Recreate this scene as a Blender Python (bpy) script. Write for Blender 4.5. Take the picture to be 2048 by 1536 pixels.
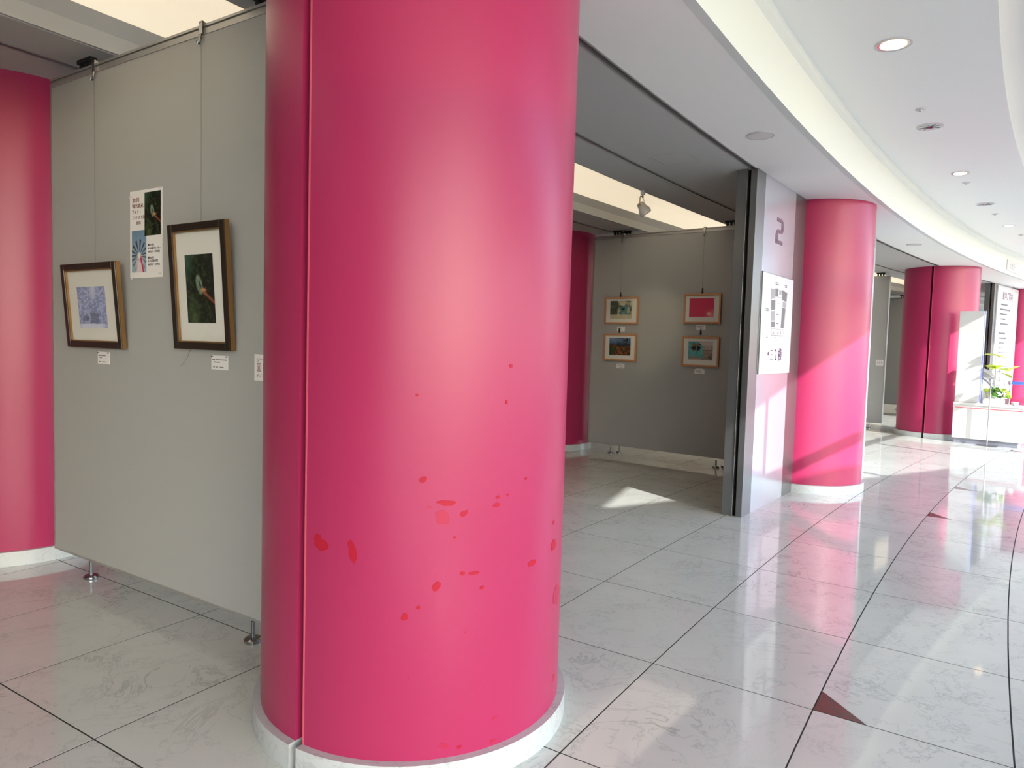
import bpy, bmesh, math, random
from mathutils import Vector, Matrix
from math import sin, cos, pi, radians as rad, degrees

random.seed(7)
for o in list(bpy.data.objects):
    bpy.data.objects.remove(o)
SC = bpy.context.scene
COL = SC.collection

# ------------------------------------------------------------------ camera
f_px = 1410.1
RT = Vector((0.99959393, 0.00165662, 0.02844682))
UP = Vector((-0.02849501, 0.05811368, 0.99790322))
FW = Vector((0.0, 0.9983086, -0.05813728))
cam_d = bpy.data.cameras.new('camera')
cam_d.sensor_width = 36.0
cam_d.lens = 36.0 * f_px / 2048.0
cam_d.clip_start = 0.05
cam = bpy.data.objects.new('camera', cam_d)
COL.objects.link(cam)
m = Matrix.Identity(4)
for i in range(3):
    m[i][0] = RT[i]; m[i][1] = UP[i]; m[i][2] = -FW[i]
m[2][3] = 1.5
cam.matrix_world = m
SC.camera = cam

# ------------------------------------------------------------------ light
SUN_DIR = Vector((0.5, -0.866, 0.594)).normalized()
w = bpy.data.worlds.new('sky'); SC.world = w; w.use_nodes = True
nt = w.node_tree; nt.nodes.clear()
sky = nt.nodes.new('ShaderNodeTexSky'); sky.sky_type = 'NISHITA'
sky.sun_disc = False; sky.sun_elevation = rad(30.7); sky.sun_rotation = rad(150)
sky.air_density = 1.0; sky.dust_density = 0.9; sky.ozone_density = 1.0
bg = nt.nodes.new('ShaderNodeBackground'); bg.inputs[1].default_value = 0.85
out = nt.nodes.new('ShaderNodeOutputWorld')
nt.links.new(sky.outputs[0], bg.inputs[0]); nt.links.new(bg.outputs[0], out.inputs[0])
sd = bpy.data.lights.new('sun', 'SUN'); sd.energy = 7.0; sd.angle = rad(0.53); sd.color = (1.0, 0.99, 0.97)
sun = bpy.data.objects.new('sun', sd); COL.objects.link(sun)
sun.rotation_euler = SUN_DIR.to_track_quat('Z', 'Y').to_euler()
sun.location = (6, -10, 8)
# ambient daylight also comes from the glazed bay behind the photographer
SC.view_settings.view_transform = 'Standard'
SC.view_settings.look = 'None'
SC.view_settings.exposure = 0.45
SC.view_settings.gamma = 1.0
SC.view_settings.use_curve_mapping = False
SC.cycles.max_bounces = 10
SC.cycles.diffuse_bounces = 6
SC.cycles.glossy_bounces = 5
SC.cycles.transparent_max_bounces = 12
SC.cycles.sample_clamp_indirect = 6.0
SC.cycles.caustics_reflective = False
SC.cycles.caustics_refractive = False

# ------------------------------------------------------------------ geometry of the place: rings about one centre
CX, CY = 50.616, -29.776
def pol(r, t, z=0.0):
    t = rad(t)
    return Vector((CX - r * cos(t), CY + r * sin(t), z))

# ------------------------------------------------------------------ materials
def new_mat(name):
    mt = bpy.data.materials.new(name); mt.use_nodes = True
    return mt, mt.node_tree, mt.node_tree.nodes['Principled BSDF']
def mat(name, col, rough=0.5, metal=0.0, spec=0.5, coat=0.0, emis=None, es=0.0, bump=0.0, bscale=200.0, var=0.0):
    mt, t, b = new_mat(name)
    b.inputs['Base Color'].default_value = (*col, 1)
    b.inputs['Roughness'].default_value = rough
    b.inputs['Metallic'].default_value = metal
    b.inputs['Specular IOR Level'].default_value = spec
    b.inputs['Coat Weight'].default_value = coat
    if coat: b.inputs['Coat Roughness'].default_value = 0.08
    if emis:
        b.inputs['Emission Color'].default_value = (*emis, 1)
        b.inputs['Emission Strength'].default_value = es
    geo = t.nodes.new('ShaderNodeNewGeometry')
    ns = t.nodes.new('ShaderNodeTexNoise')
    ns.inputs['Scale'].default_value = bscale; ns.inputs['Detail'].default_value = 3
    t.links.new(geo.outputs['Position'], ns.inputs['Vector'])
    if bump:
        bp = t.nodes.new('ShaderNodeBump'); bp.inputs['Strength'].default_value = bump; bp.inputs['Distance'].default_value = 0.002
        t.links.new(ns.outputs[0], bp.inputs['Height']); t.links.new(bp.outputs[0], b.inputs['Normal'])
    if var:
        mx = t.nodes.new('ShaderNodeMix'); mx.data_type = 'RGBA'
        mx.inputs[6].default_value = (*[c * (1 - var) for c in col], 1)
        mx.inputs[7].default_value = (*[min(1, c * (1 + var)) for c in col], 1)
        t.links.new(ns.outputs[0], mx.inputs[0]); t.links.new(mx.outputs[2], b.inputs['Base Color'])
    return mt
def marble(name, base, vein, rough, scale=1.6):
    mt, t, b = new_mat(name)
    L = t.links.new
    geo = t.nodes.new('ShaderNodeNewGeometry'); oi = t.nodes.new('ShaderNodeObjectInfo')
    mul = t.nodes.new('ShaderNodeMath'); mul.operation = 'MULTIPLY'; mul.inputs[1].default_value = 37.0
    L(oi.outputs['Random'], mul.inputs[0])
    add = t.nodes.new('ShaderNodeVectorMath'); add.operation = 'ADD'
    L(geo.outputs['Position'], add.inputs[0]); L(mul.outputs[0], add.inputs[1])
    def veins(sc, dist, lo, hi, det=9):
        n = t.nodes.new('ShaderNodeTexNoise'); n.inputs['Scale'].default_value = sc; n.inputs['Detail'].default_value = det
        n.inputs['Roughness'].default_value = 0.62; n.inputs['Distortion'].default_value = dist
        L(add.outputs[0], n.inputs['Vector'])
        s = t.nodes.new('ShaderNodeMath'); s.operation = 'SUBTRACT'; s.inputs[1].default_value = 0.5; L(n.outputs[0], s.inputs[0])
        a = t.nodes.new('ShaderNodeMath'); a.operation = 'ABSOLUTE'; L(s.outputs[0], a.inputs[0])
        mr = t.nodes.new('ShaderNodeMapRange'); mr.inputs[1].default_value = lo; mr.inputs[2].default_value = hi
        mr.inputs[3].default_value = 1.0; mr.inputs[4].default_value = 0.0; L(a.outputs[0], mr.inputs[0])
        return mr.outputs[0]
    v1 = veins(scale, 0.6, 0.0, 0.010, 12); v2 = veins(scale * 2.6, 0.4, 0.0, 0.018, 10)
    msk = t.nodes.new('ShaderNodeTexNoise'); msk.inputs['Scale'].default_value = 2.2; msk.inputs['Detail'].default_value = 4
    L(add.outputs[0], msk.inputs['Vector'])
    mm = t.nodes.new('ShaderNodeMapRange'); mm.inputs[1].default_value = 0.27; mm.inputs[2].default_value = 0.72; L(msk.outputs[0], mm.inputs[0])
    sm = t.nodes.new('ShaderNodeMath'); sm.operation = 'MAXIMUM'; L(v1, sm.inputs[0])
    s2 = t.nodes.new('ShaderNodeMath'); s2.operation = 'MULTIPLY'; s2.inputs[1].default_value = 0.6; L(v2, s2.inputs[0]); L(s2.outputs[0], sm.inputs[1])
    fm = t.nodes.new('ShaderNodeMath'); fm.operation = 'MULTIPLY'; L(sm.outputs[0], fm.inputs[0]); L(mm.outputs[0], fm.inputs[1])
    cl = t.nodes.new('ShaderNodeMapRange'); cl.inputs[1].default_value = 0.3; cl.inputs[2].default_value = 0.75
    cl.inputs[3].default_value = 0.0; cl.inputs[4].default_value = 0.25; L(msk.outputs[0], cl.inputs[0])
    ad = t.nodes.new('ShaderNodeMath'); ad.operation = 'ADD'; ad.use_clamp = True; L(fm.outputs[0], ad.inputs[0]); L(cl.outputs[0], ad.inputs[1])
    mx = t.nodes.new('ShaderNodeMix'); mx.data_type = 'RGBA'
    mx.inputs[6].default_value = (*base, 1); mx.inputs[7].default_value = (*vein, 1)
    L(ad.outputs[0], mx.inputs[0]); L(mx.outputs[2], b.inputs['Base Color'])
    b.inputs['Roughness'].default_value = rough; b.inputs['Specular IOR Level'].default_value = 0.9
    return mt
def granite(name, c1, c2):
    mt, t, b = new_mat(name); L = t.links.new
    geo = t.nodes.new('ShaderNodeNewGeometry'); v = t.nodes.new('ShaderNodeTexVoronoi'); v.inputs['Scale'].default_value = 90
    L(geo.outputs['Position'], v.inputs['Vector'])
    mx = t.nodes.new('ShaderNodeMix'); mx.data_type = 'RGBA'; mx.inputs[6].default_value = (*c1, 1); mx.inputs[7].default_value = (*c2, 1)
    sp = t.nodes.new('ShaderNodeSeparateColor'); L(v.outputs['Color'], sp.inputs[0]); L(sp.outputs[0], mx.inputs[0])
    L(mx.outputs[2], b.inputs['Base Color']); b.inputs['Roughness'].default_value = 0.2
    return mt
def glassy(name, tint=(1, 1, 1), gloss=0.06):
    mt = bpy.data.materials.new(name); mt.use_nodes = True; t = mt.node_tree; t.nodes.clear(); L = t.links.new
    tr = t.nodes.new('ShaderNodeBsdfTransparent'); tr.inputs[0].default_value = (*tint, 1)
    gl = t.nodes.new('ShaderNodeBsdfGlossy'); gl.inputs['Roughness'].default_value = 0.02
    lw = t.nodes.new('ShaderNodeLayerWeight'); lw.inputs[0].default_value = 0.35
    mr = t.nodes.new('ShaderNodeMapRange'); mr.inputs[3].default_value = gloss; mr.inputs[4].default_value = 0.7
    mx = t.nodes.new('ShaderNodeMixShader'); o = t.nodes.new('ShaderNodeOutputMaterial')
    gm = t.nodes.new('ShaderNodeNewGeometry'); sb = t.nodes.new('ShaderNodeMath'); sb.operation = 'SUBTRACT'; sb.inputs[0].default_value = 1.0
    L(gm.outputs['Backfacing'], sb.inputs[1]); mu = t.nodes.new('ShaderNodeMath'); mu.operation = 'MULTIPLY'
    L(lw.outputs['Fresnel'], mr.inputs[0]); L(mr.outputs[0], mu.inputs[0]); L(sb.outputs[0], mu.inputs[1]); L(mu.outputs[0], mx.inputs[0]); L(tr.outputs[0], mx.inputs[1]); L(gl.outputs[0], mx.inputs[2]); L(mx.outputs[0], o.inputs[0])
    return mt
def vcol(name, rough=0.6):
    mt, t, b = new_mat(name)
    a = t.nodes.new('ShaderNodeAttribute'); a.attribute_name = 'Col'
    t.links.new(a.outputs['Color'], b.inputs['Base Color']); b.inputs['Roughness'].default_value = rough
    b.inputs['Specular IOR Level'].default_value = 0.3
    return mt

M = {}
M['pink'] = mat('pink_paint', (0.35, 0.023, 0.090), 0.32, spec=0.36, bump=0.02, bscale=60, var=0.02)
M['pink_pale'] = mat('pink_pale_edge', (0.62, 0.10, 0.15), 0.35)
M['stain'] = mat('old_red_paint_stain', (0.36, 0.010, 0.030), 0.5, spec=0.2)
M['stain2'] = mat('faint_red_paint_stain', (0.37, 0.017, 0.058), 0.4, spec=0.3)
M['slot'] = mat('slot_dark', (0.10, 0.012, 0.025), 0.6)
M['floor'] = marble('white_marble', (0.62, 0.63, 0.585), (0.38, 0.39, 0.37), 0.055, 1.9)
M['plinth'] = marble('column_marble', (0.50, 0.53, 0.53), (0.34, 0.37, 0.37), 0.25, 2.5)
M['joint'] = mat('floor_joint', (0.045, 0.042, 0.038), 0.9, spec=0.1)
M['granite'] = granite('red_granite', (0.16, 0.045, 0.035), (0.07, 0.06, 0.05))
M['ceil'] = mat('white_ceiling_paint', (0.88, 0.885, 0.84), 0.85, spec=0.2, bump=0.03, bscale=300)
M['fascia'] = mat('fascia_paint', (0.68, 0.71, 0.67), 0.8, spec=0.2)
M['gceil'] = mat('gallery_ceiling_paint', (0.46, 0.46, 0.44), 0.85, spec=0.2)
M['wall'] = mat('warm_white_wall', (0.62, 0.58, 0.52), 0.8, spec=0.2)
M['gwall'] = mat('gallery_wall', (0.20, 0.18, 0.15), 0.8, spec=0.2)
M['fabric'] = mat('grey_fabric', (0.375, 0.38, 0.37), 0.95, spec=0.1, bump=0.35, bscale=700, var=0.06)
M['rail'] = mat('panel_rail_metal', (0.42, 0.41, 0.40), 0.35, 0.6)
M['steel_d'] = mat('dark_brushed_steel', (0.24, 0.245, 0.25), 0.28, 0.85)
M['steel_l'] = mat('satin_steel', (0.50, 0.53, 0.60), 0.2, 0.55)
M['chrome'] = mat('chrome', (0.38, 0.38, 0.38), 0.15, 1.0)
M['black'] = mat('black', (0.01, 0.01, 0.01), 0.5)
M['darkgap'] = mat('dark_recess', (0.015, 0.014, 0.013), 0.8)
M['lum'] = mat('luminous_ceiling', (0.8, 0.74, 0.6), 0.8, emis=(1.0, 0.85, 0.62), es=0.66)
M['lum2'] = mat('luminous_ceiling_dimmed', (0.8, 0.74, 0.6), 0.8, emis=(1.0, 0.85, 0.62), es=0.54)  # same glow turned down to paint the shading past the crease
M['white'] = mat('white_paint', (0.58, 0.58, 0.57), 0.4)
M['paper'] = mat('white_paper', (0.74, 0.73, 0.72), 0.7, spec=0.2)
M['mapface'] = mat('white_map_sheet', (0.62, 0.63, 0.66), 0.35)
M['ink'] = mat('dark_ink', (0.03, 0.02, 0.025), 0.6)
M['inkp'] = mat('purple_brown_ink', (0.12, 0.06, 0.10), 0.5)
M['inkg'] = mat('grey_ink', (0.16, 0.16, 0.17), 0.6)
M['inkl'] = mat('light_grey_ink', (0.33, 0.32, 0.34), 0.6)
M['inkr'] = mat('brown_red_ink', (0.20, 0.07, 0.06), 0.6)
M['inkv'] = mat('violet_ink', (0.12, 0.03, 0.12), 0.6)
M['inkc'] = mat('cyan_ink', (0.45, 0.70, 0.75), 0.6)
M['print'] = vcol('photographic_print', 0.35)
M['dframe'] = mat('dark_walnut_frame', (0.014, 0.007, 0.005), 0.35, coat=0.15)
M['gold'] = mat('antique_gold_edge', (0.30, 0.17, 0.06), 0.35, 0.6)
M['oak'] = mat('pale_oak_frame', (0.52, 0.24, 0.10), 0.5, var=0.15, bscale=40)
M['mat'] = mat('ivory_mat_board', (0.70, 0.69, 0.65), 0.9, spec=0.1)
M['glass'] = glassy('frame_glass', gloss=0.0)
M['wglass'] = glassy('window_glass', gloss=0.05)
M['alu'] = mat('window_aluminium', (0.5, 0.5, 0.5), 0.35, 0.7)
M['concrete'] = mat('pale_paving', (0.36, 0.36, 0.35), 0.9, var=0.1, bscale=1.5)
M['slab'] = mat('roof_and_blocker_concrete', (0.55, 0.55, 0.54), 0.9)  # for the roof and the added sun-blocking slabs
M['lamp_w'] = mat('warm_lamp', (1, .9, .7), 0.5, emis=(1.0, 0.72, 0.40), es=5.0)
M['reflect'] = mat('lamp_reflector', (0.85, 0.8, 0.72), 0.15, 0.9)
M['dish'] = mat('recess_shade_dish', (0.72, 0.71, 0.68), 0.5)  # greyer than the ceiling, painting the shade of a recess without a hole
M['blue'] = mat('blue_belt', (0.10, 0.22, 0.75), 0.6)
M['bluel'] = mat('pale_blue_edge_glow', (0.35, 0.40, 0.85), 0.15)  # glow along the upright's edge, given as plain colour
M['redl'] = mat('red_line', (0.75, 0.06, 0.10), 0.5)
M['plinthg'] = mat('grey_blue_plinth', (0.22, 0.23, 0.28), 0.5)
M['leafy'] = mat('yellow_green_leaf', (0.50, 0.62, 0.08), 0.5)
M['leaf'] = mat('green_leaf', (0.12, 0.30, 0.06), 0.5)
M['stem'] = mat('stem', (0.15, 0.20, 0.08), 0.6)
M['spotgrey'] = mat('spotlight_grey', (0.42, 0.43, 0.41), 0.5)
M['purple'] = mat('violet_edge', (0.25, 0.14, 0.45), 0.5)
M['hedge'] = mat('hedge_green', (0.06, 0.14, 0.04), 0.8, var=0.5, bscale=6)

# ------------------------------------------------------------------ mesh builder
class MB:
    def __init__(s): s.v = []; s.f = []; s.mi = []; s.ms = []
    def _m(s, m):
        if m not in s.ms: s.ms.append(m)
        return s.ms.index(m)
    def add(s, vs, fs, m=0):
        b = len(s.v); s.v += [Vector(v) for v in vs]
        for f in fs: s.f.append([b + i for i in f]); s.mi.append(s._m(m))
        return s
    def box(s, x0, x1, y0, y1, z0, z1, m=0):
        vs = [(x, y, z) for z in (z0, z1) for y in (y0, y1) for x in (x0, x1)]
        return s.add(vs, [(0, 2, 3, 1), (4, 5, 7, 6), (0, 1, 5, 4), (2, 6, 7, 3), (0, 4, 6, 2), (1, 3, 7, 5)], m)
    def prism(s, pts, z0, z1, m=0):
        n = len(pts); vs = [(x, y, z0) for x, y in pts] + [(x, y, z1) for x, y in pts]
        fs = [tuple(reversed(range(n))), tuple(range(n, 2 * n))] + [(i, (i + 1) % n, n + (i + 1) % n, n + i) for i in range(n)]
        return s.add(vs, fs, m)
    def wallprism(s, pts, y0, y1, m=0):      # polygon in x,z ; thickness in y (y0 = front)
        n = len(pts); vs = [(x, y0, z) for x, z in pts] + [(x, y1, z) for x, z in pts]
        fs = [tuple(range(n)), tuple(reversed(range(n, 2 * n)))] + [((i + 1) % n, i, n + i, n + (i + 1) % n) for i in range(n)]
        return s.add(vs, fs, m)
    def lathe(s, prof, c=(0, 0, 0), n=24, m=0, cap=True):
        vs = []; fs = []
        for r, z in prof:
            for i in range(n):
                a = 2 * pi * i / n; vs.append((c[0] + r * cos(a), c[1] + r * sin(a), c[2] + z))
        for k in range(len(prof) - 1):
            for i in range(n): fs.append((k * n + i, k * n + (i + 1) % n, (k + 1) * n + (i + 1) % n, (k + 1) * n + i))
        if cap: fs.append(tuple(reversed(range(n)))); fs.append(tuple(range((len(prof) - 1) * n, len(prof) * n)))
        return s.add(vs, fs, m)
    def tube(s, path, r, n=8, m=0):
        path = [Vector(p) for p in path]; vs = []; fs = []
        for i, p in enumerate(path):
            d = (path[min(i + 1, len(path) - 1)] - path[max(i - 1, 0)]).normalized()
            a = d.orthogonal().normalized() if abs(d.z) < 0.9 else Vector((1, 0, 0)); a = (a - d * a.dot(d)).normalized(); b = d.cross(a)
            rr = r[i] if isinstance(r, (list, tuple)) else r
            for k in range(n): t = 2 * pi * k / n; vs.append(p + a * cos(t) * rr + b * sin(t) * rr)
        for i in range(len(path) - 1):
            for k in range(n): fs.append((i * n + k, i * n + (k + 1) % n, (i + 1) * n + (k + 1) % n, (i + 1) * n + k))
        fs.append(tuple(reversed(range(n)))); fs.append(tuple(range((len(path) - 1) * n, len(path) * n)))
        return s.add(vs, fs, m)
    def sweep(s, prof, t0, t1, n=None, m=0):  # closed (R, z) profile swept around the centre, world coordinates
        n = n or max(1, int(abs(t1 - t0) / 0.6) + 1); k = len(prof); vs = []; fs = []
        for i in range(n + 1):
            t = t0 + (t1 - t0) * i / n
            for r, z in prof: vs.append(pol(r, t, z))
        for i in range(n):
            for j in range(k): fs.append((i * k + j, i * k + (j + 1) % k, (i + 1) * k + (j + 1) % k, (i + 1) * k + j))
        fs.append(tuple(reversed(range(k)))); fs.append(tuple(range(n * k, n * k + k)))
        return s.add(vs, fs, m)
    def build(s, name, m=None, parent=None, world=False, smooth=False, bevel=0.0, kind=None, label=None, loc=None):
        me = bpy.data.meshes.new(name)
        vs = s.v
        if world and parent is not None:
            inv = parent.matrix_world.inverted() if not parent.get('_mw') else Matrix(parent['_mw']).inverted()
            vs = [inv @ v for v in vs]
        if loc is not None: vs = [v - Vector(loc) for v in vs]
        me.from_pydata([tuple(v) for v in vs], [], s.f)
        mats = [m] if m else []
        if s.ms != [0]:
            mats = [M[k] if isinstance(k, str) else (m or M['white']) for k in s.ms]
            for p, i in zip(me.polygons, s.mi): p.material_index = i
        for mm in mats: me.materials.append(mm)
        bm = bmesh.new(); bm.from_mesh(me); bmesh.ops.recalc_face_normals(bm, faces=bm.faces); bm.to_mesh(me); bm.free()
        me.update()
        if smooth:
            me.polygons.foreach_set('use_smooth', [True] * len(me.polygons))
            me.set_sharp_from_angle(angle=rad(35))
        o = bpy.data.objects.new(name, me); COL.objects.link(o)
        if loc is not None: o.location = loc
        if parent is not None: o.parent = parent
        if bevel:
            bv = o.modifiers.new('bevel', 'BEVEL'); bv.width = bevel; bv.segments = 2; bv.limit_method = 'ANGLE'
        if kind: o['kind'] = kind
        if label: o['label'] = label
        return o

def thing(name, label, cat, loc=(0, 0, 0), rz=0.0, group=None, tilt=0.0):
    o = bpy.data.objects.new(name, None); COL.objects.link(o); o.empty_display_size = 0.1
    mw = Matrix.Translation(loc) @ Matrix.Rotation(rz, 4, 'Z') @ Matrix.Rotation(tilt, 4, 'X')
    o.matrix_world = mw; o['_mw_'] = 0; del o['_mw_']
    WM[o.name] = mw
    o['label'] = label; o['category'] = cat
    if group: o['group'] = group
    return o
WM = {}
def tag(o, label, cat, group=None):
    o['label'] = label; o['category'] = cat
    if group: o['group'] = group
    return o
_old = MB.build
def _build(s, name, m=None, parent=None, world=False, **k):
    if world and parent is not None:
        inv = WM[parent.name].inverted(); s.v = [inv @ v for v in s.v]; world = False
    return _old(s, name, m, parent, world, **k)
MB.build = _build
def ANG(t): return -rad(t)              # local x = towards smaller R, y = +theta (panels seen from the camera side)
def SURF(t): return pi / 2 - rad(t)     # local x = +theta, y = outwards (surfaces that face the corridor)

# text as real mesh
DG = None
def text(body, size, x, z, y, m, parent, name='lettering', align='LEFT', sx=1.0, ext=0.0006, vert=False):
    cu = bpy.data.curves.new(name, 'FONT'); cu.body = body; cu.size = size; cu.align_x = align; cu.extrude = ext
    cu.resolution_u = 3
    t = bpy.data.objects.new(name, cu); COL.objects.link(t)
    bpy.context.view_layer.update()
    me = bpy.data.meshes.new_from_object(t.evaluated_get(bpy.context.evaluated_depsgraph_get()))
    bpy.data.objects.remove(t)
    me.transform(Matrix.Translation((x, y, z)) @ Matrix.Rotation(pi / 2, 4, 'X') @ Matrix.Diagonal((sx, 1, 1, 1)))
    me.materials.clear(); me.materials.append(m)
    o = bpy.data.objects.new(name, me); COL.objects.link(o); o.parent = parent
    return o
def dashes(parent, x0, rows, m, h=0.006, y=-0.0016, name='lettering', seed=1):
    rn = random.Random(seed); b = MB()
    for z, xs in rows:
        for (a, c) in xs:
            x = x0 + a
            while x < x0 + c - 0.002:
                wd = rn.uniform(0.5, 1.0) * h
                b.box(x, min(x + wd, x0 + c), y, y + 0.0012, z, z + h * rn.uniform(0.75, 1.0)); x += wd + h * 0.28
    return b.build(name, m, parent, kind='stuff')
def printed(name, x0, x1, z0, z1, y, fn, parent, nx=60, nz=80, material=None):
    vs = []; fs = []
    for j in range(nz + 1):
        for i in range(nx + 1): vs.append((x0 + (x1 - x0) * i / nx, y, z0 + (z1 - z0) * j / nz))
    for j in range(nz):
        for i in range(nx): a = j * (nx + 1) + i; fs.append((a, a + 1, a + nx + 2, a + nx + 1))
    me = bpy.data.meshes.new(name); me.from_pydata(vs, [], fs)
    ca = me.color_attributes.new('Col', 'FLOAT_COLOR', 'CORNER'); k = 0
    for j in range(nz):
        for i in range(nx):
            c = fn((i + .5) / nx, (j + .5) / nz)
            for _ in range(4): ca.data[k].color = (*c, 1); k += 1
    me.materials.append(material or M['print'])
    o = bpy.data.objects.new(name, me); COL.objects.link(o); o.parent = parent
    return o

# ================================================================== SETTING
T0, T1 = 15.0, 71.0
# floor tiles
RINGS = [57.40, 57.76, 58.454, 59.1456, 59.856, 60.566, 61.31, 62.05, 62.79, 63.55, 64.30, 65.04, 65.78, 66.52, 66.9]
TH0, DTH = 33.5087, 0.864229
b = MB(); b.sweep([(57.30, -0.06), (66.95, -0.06), (66.95, -0.0006), (57.30, -0.0006)], T0 - 0.3, T1)
floor = b.build('floor', M['joint'], kind='structure')
def project(P):
    d = Vector(P) - Vector((0, 0, 1.5)); z = d.dot(FW)
    if z < 0.1: return None
    return 1024 + f_px * d.dot(RT) / z, 768 - f_px * d.dot(UP) / z, z
tiles = []
for i in range(len(RINGS) - 1):
    for k in range(-21, 44):
        r0, r1 = RINGS[i], RINGS[i + 1]; ta = TH0 + k * DTH; tb = ta + DTH
        vis = 0; zz = 1e9
        for r in (r0, (r0 + r1) / 2, r1):
            for t in (ta, (ta + tb) / 2, tb):
                q = project(pol(r, t))
                if q and -60 < q[0] < 2110 and q[1] < 1640: vis = 1; zz = min(zz, q[2])
        tiles.append((0 if vis else 1, zz if vis else abs(k), i, k))
tiles.sort()
G = 0.0032
def tile_poly(i, k, cut=0.0):
    r0, r1 = RINGS[i] + G, RINGS[i + 1] - G; g = degrees(G / 60)
    ta = TH0 + k * DTH + g; tb = ta + DTH - 2 * g; tm = (ta + tb) / 2
    P = [(r1, ta), (r1, tm), (r1, tb), (r0, tb), (r0, tm), (r0, ta)]
    if cut:
        ca = degrees(cut / 60)
        P = [(r1 - cut, ta), (r1, ta + ca)] + P[1:]
    return P
TRI = {0: 1, 5: 1, 7: 1, 12: 1, -5: 1}
stuff = MB(); n_t = 0
ring_mesh = {}
for vis, zz, i, k in tiles:
    cut = 0.20 if (i == 2 and k in TRI) else 0.0
    P = tile_poly(i, k, cut); c = pol((RINGS[i] + RINGS[i + 1]) / 2, TH0 + (k + .5) * DTH)
    pts = [pol(r, t) for r, t in P]
    if n_t < 292 and not vis:
        if cut:
            tb = MB(); tb.prism([(p.x - c.x, p.y - c.y) for p in pts], -0.03, 0.0)
            o = tb.build('tile', M['floor'], floor); o.location = c
        else:
            if i not in ring_mesh:
                R_ = Matrix.Rotation(-SURF(TH0 + (k + .5) * DTH), 4, 'Z')
                tb = MB(); tb.prism([tuple((R_ @ (p - c)).xy) for p in pts], -0.03, 0.0)
                o = tb.build('tile', M['floor'], floor); ring_mesh[i] = o.data
            else:
                o = bpy.data.objects.new('tile', ring_mesh[i]); COL.objects.link(o); o.parent = floor
            o.location = c; o.rotation_euler = (0, 0, SURF(TH0 + (k + .5) * DTH))
        n_t += 1
    else:
        stuff.prism([(p.x, p.y) for p in pts], -0.03, 0.0)
    if cut:
        r1 = RINGS[i + 1] - G; g = degrees(G / 60); ta = TH0 + k * DTH + g; ca = degrees((cut - 0.004) / 60)
        tri = [pol(r1, ta), pol(r1, ta + ca), pol(r1 - cut + 0.004, ta)]
        tb = MB(); tb.prism([(p.x, p.y) for p in tri], -0.03, 0.0)
        tb.build('corner_inlay', M['granite'], floor, label='dark red granite triangle set in a tile corner')
stuff.build('far_tiles', M['floor'], floor, kind='stuff')

# ceilings (each band a closed strip swept round the centre)
ZC = 3.08
b = MB(); b.sweep([(59.83, ZC), (60.445, ZC), (60.445, ZC + .12), (59.83, ZC + .12)], T0, T1)
ceil = b.build('ceiling', M['ceil'], kind='structure')
HT0, HT1, HR0, HR1 = 35.83, 36.125, 60.77, 61.085
b = MB()
b.sweep([(60.49, ZC), (HR0, ZC), (HR0, ZC + .1), (60.49, ZC + .1)], T0, T1)
b.sweep([(HR1, ZC), (61.265, ZC), (61.265, ZC + .1), (HR1, ZC + .1)], T0, T1)
b.sweep([(HR0, ZC), (HR1, ZC), (HR1, ZC + .1), (HR0, ZC + .1)], T0, HT0)
b.sweep([(HR0, ZC), (HR1, ZC), (HR1, ZC + .1), (HR0, ZC + .1)], HT1, T1)
b.sweep([(61.305, ZC), (61.72, ZC), (61.72, ZC + .35), (61.305, ZC + .35)], T0, T1)
b.sweep([(62.88, ZC), (63.26, ZC), (63.26, ZC + .1), (62.88, ZC + .1)], T0, T1)
b.sweep([(63.31, ZC), (66.95, ZC), (66.95, ZC + .1), (63.31, ZC + .1)], T0, T1)
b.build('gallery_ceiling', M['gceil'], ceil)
b = MB(); b.sweep([(62.86, ZC + .005), (62.90, ZC + .005), (62.90, ZC + .35), (62.82, ZC + .19), (62.86, ZC + .10)], T0, T1)
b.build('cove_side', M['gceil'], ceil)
b = MB(); b.sweep([(58.70, 3.52), (59.93, 3.52), (59.93, 3.62), (58.70, 3.62)], T0, T1)
b.build('high_ceiling', M['ceil'], ceil)
b = MB(); b.sweep([(58.70, 3.52), (58.705, 3.62), (58.56, 3.88), (58.52, 3.86), (58.66, 3.60)], T0, T1)
b.build('ceiling_lip', M['white'], ceil)
b = MB(); b.sweep([(57.1, 3.80), (58.62, 3.80), (58.62, 3.9), (57.1, 3.9)], T0, T1)
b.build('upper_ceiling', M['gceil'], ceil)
b = MB(); b.sweep([(59.81, ZC - .002), (59.86, ZC - .002), (59.86, 3.53), (59.775, 3.53), (59.775, 3.47), (59.81, 3.44)], T0, T1)
b.build('trim_1', M['fascia'], kind='structure')
for nm, r0, r1, zz in (('trim_2', 60.445, 60.49, .018), ('trim_3', 61.265, 61.305, .018), ('trim_4', 63.26, 63.31, .018)):
    b = MB()
    b.sweep([(r0, ZC + zz), (r1, ZC + zz), (r1, ZC + .08), (r0, ZC + .08)], T0, T1, m='darkgap')
    b.sweep([(r0 - .004, ZC - .004), (r0 + .008, ZC - .004), (r0 + .008, ZC + .02), (r0 - .004, ZC + .02)], T0, T1, m='rail')
    b.sweep([(r1 - .008, ZC - .004), (r1 + .004, ZC - .004), (r1 + .004, ZC + .02), (r1 - .008, ZC + .02)], T0, T1, m='rail')
    b.build(nm, kind='structure')
# hatch
hc = pol((HR0 + HR1) / 2, (HT0 + HT1) / 2, ZC)
b = MB(); b.sweep([(HR0 + .004, ZC), (HR1 - .004, ZC), (HR1 - .004, ZC + .02), (HR0 + .004, ZC + .02)], HT0 + .004, HT1 - .004, 1)
tag(b.build('access_hatch', M['gceil'], loc=hc), 'square access hatch flush in the grey gallery ceiling', 'hatch')

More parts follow.
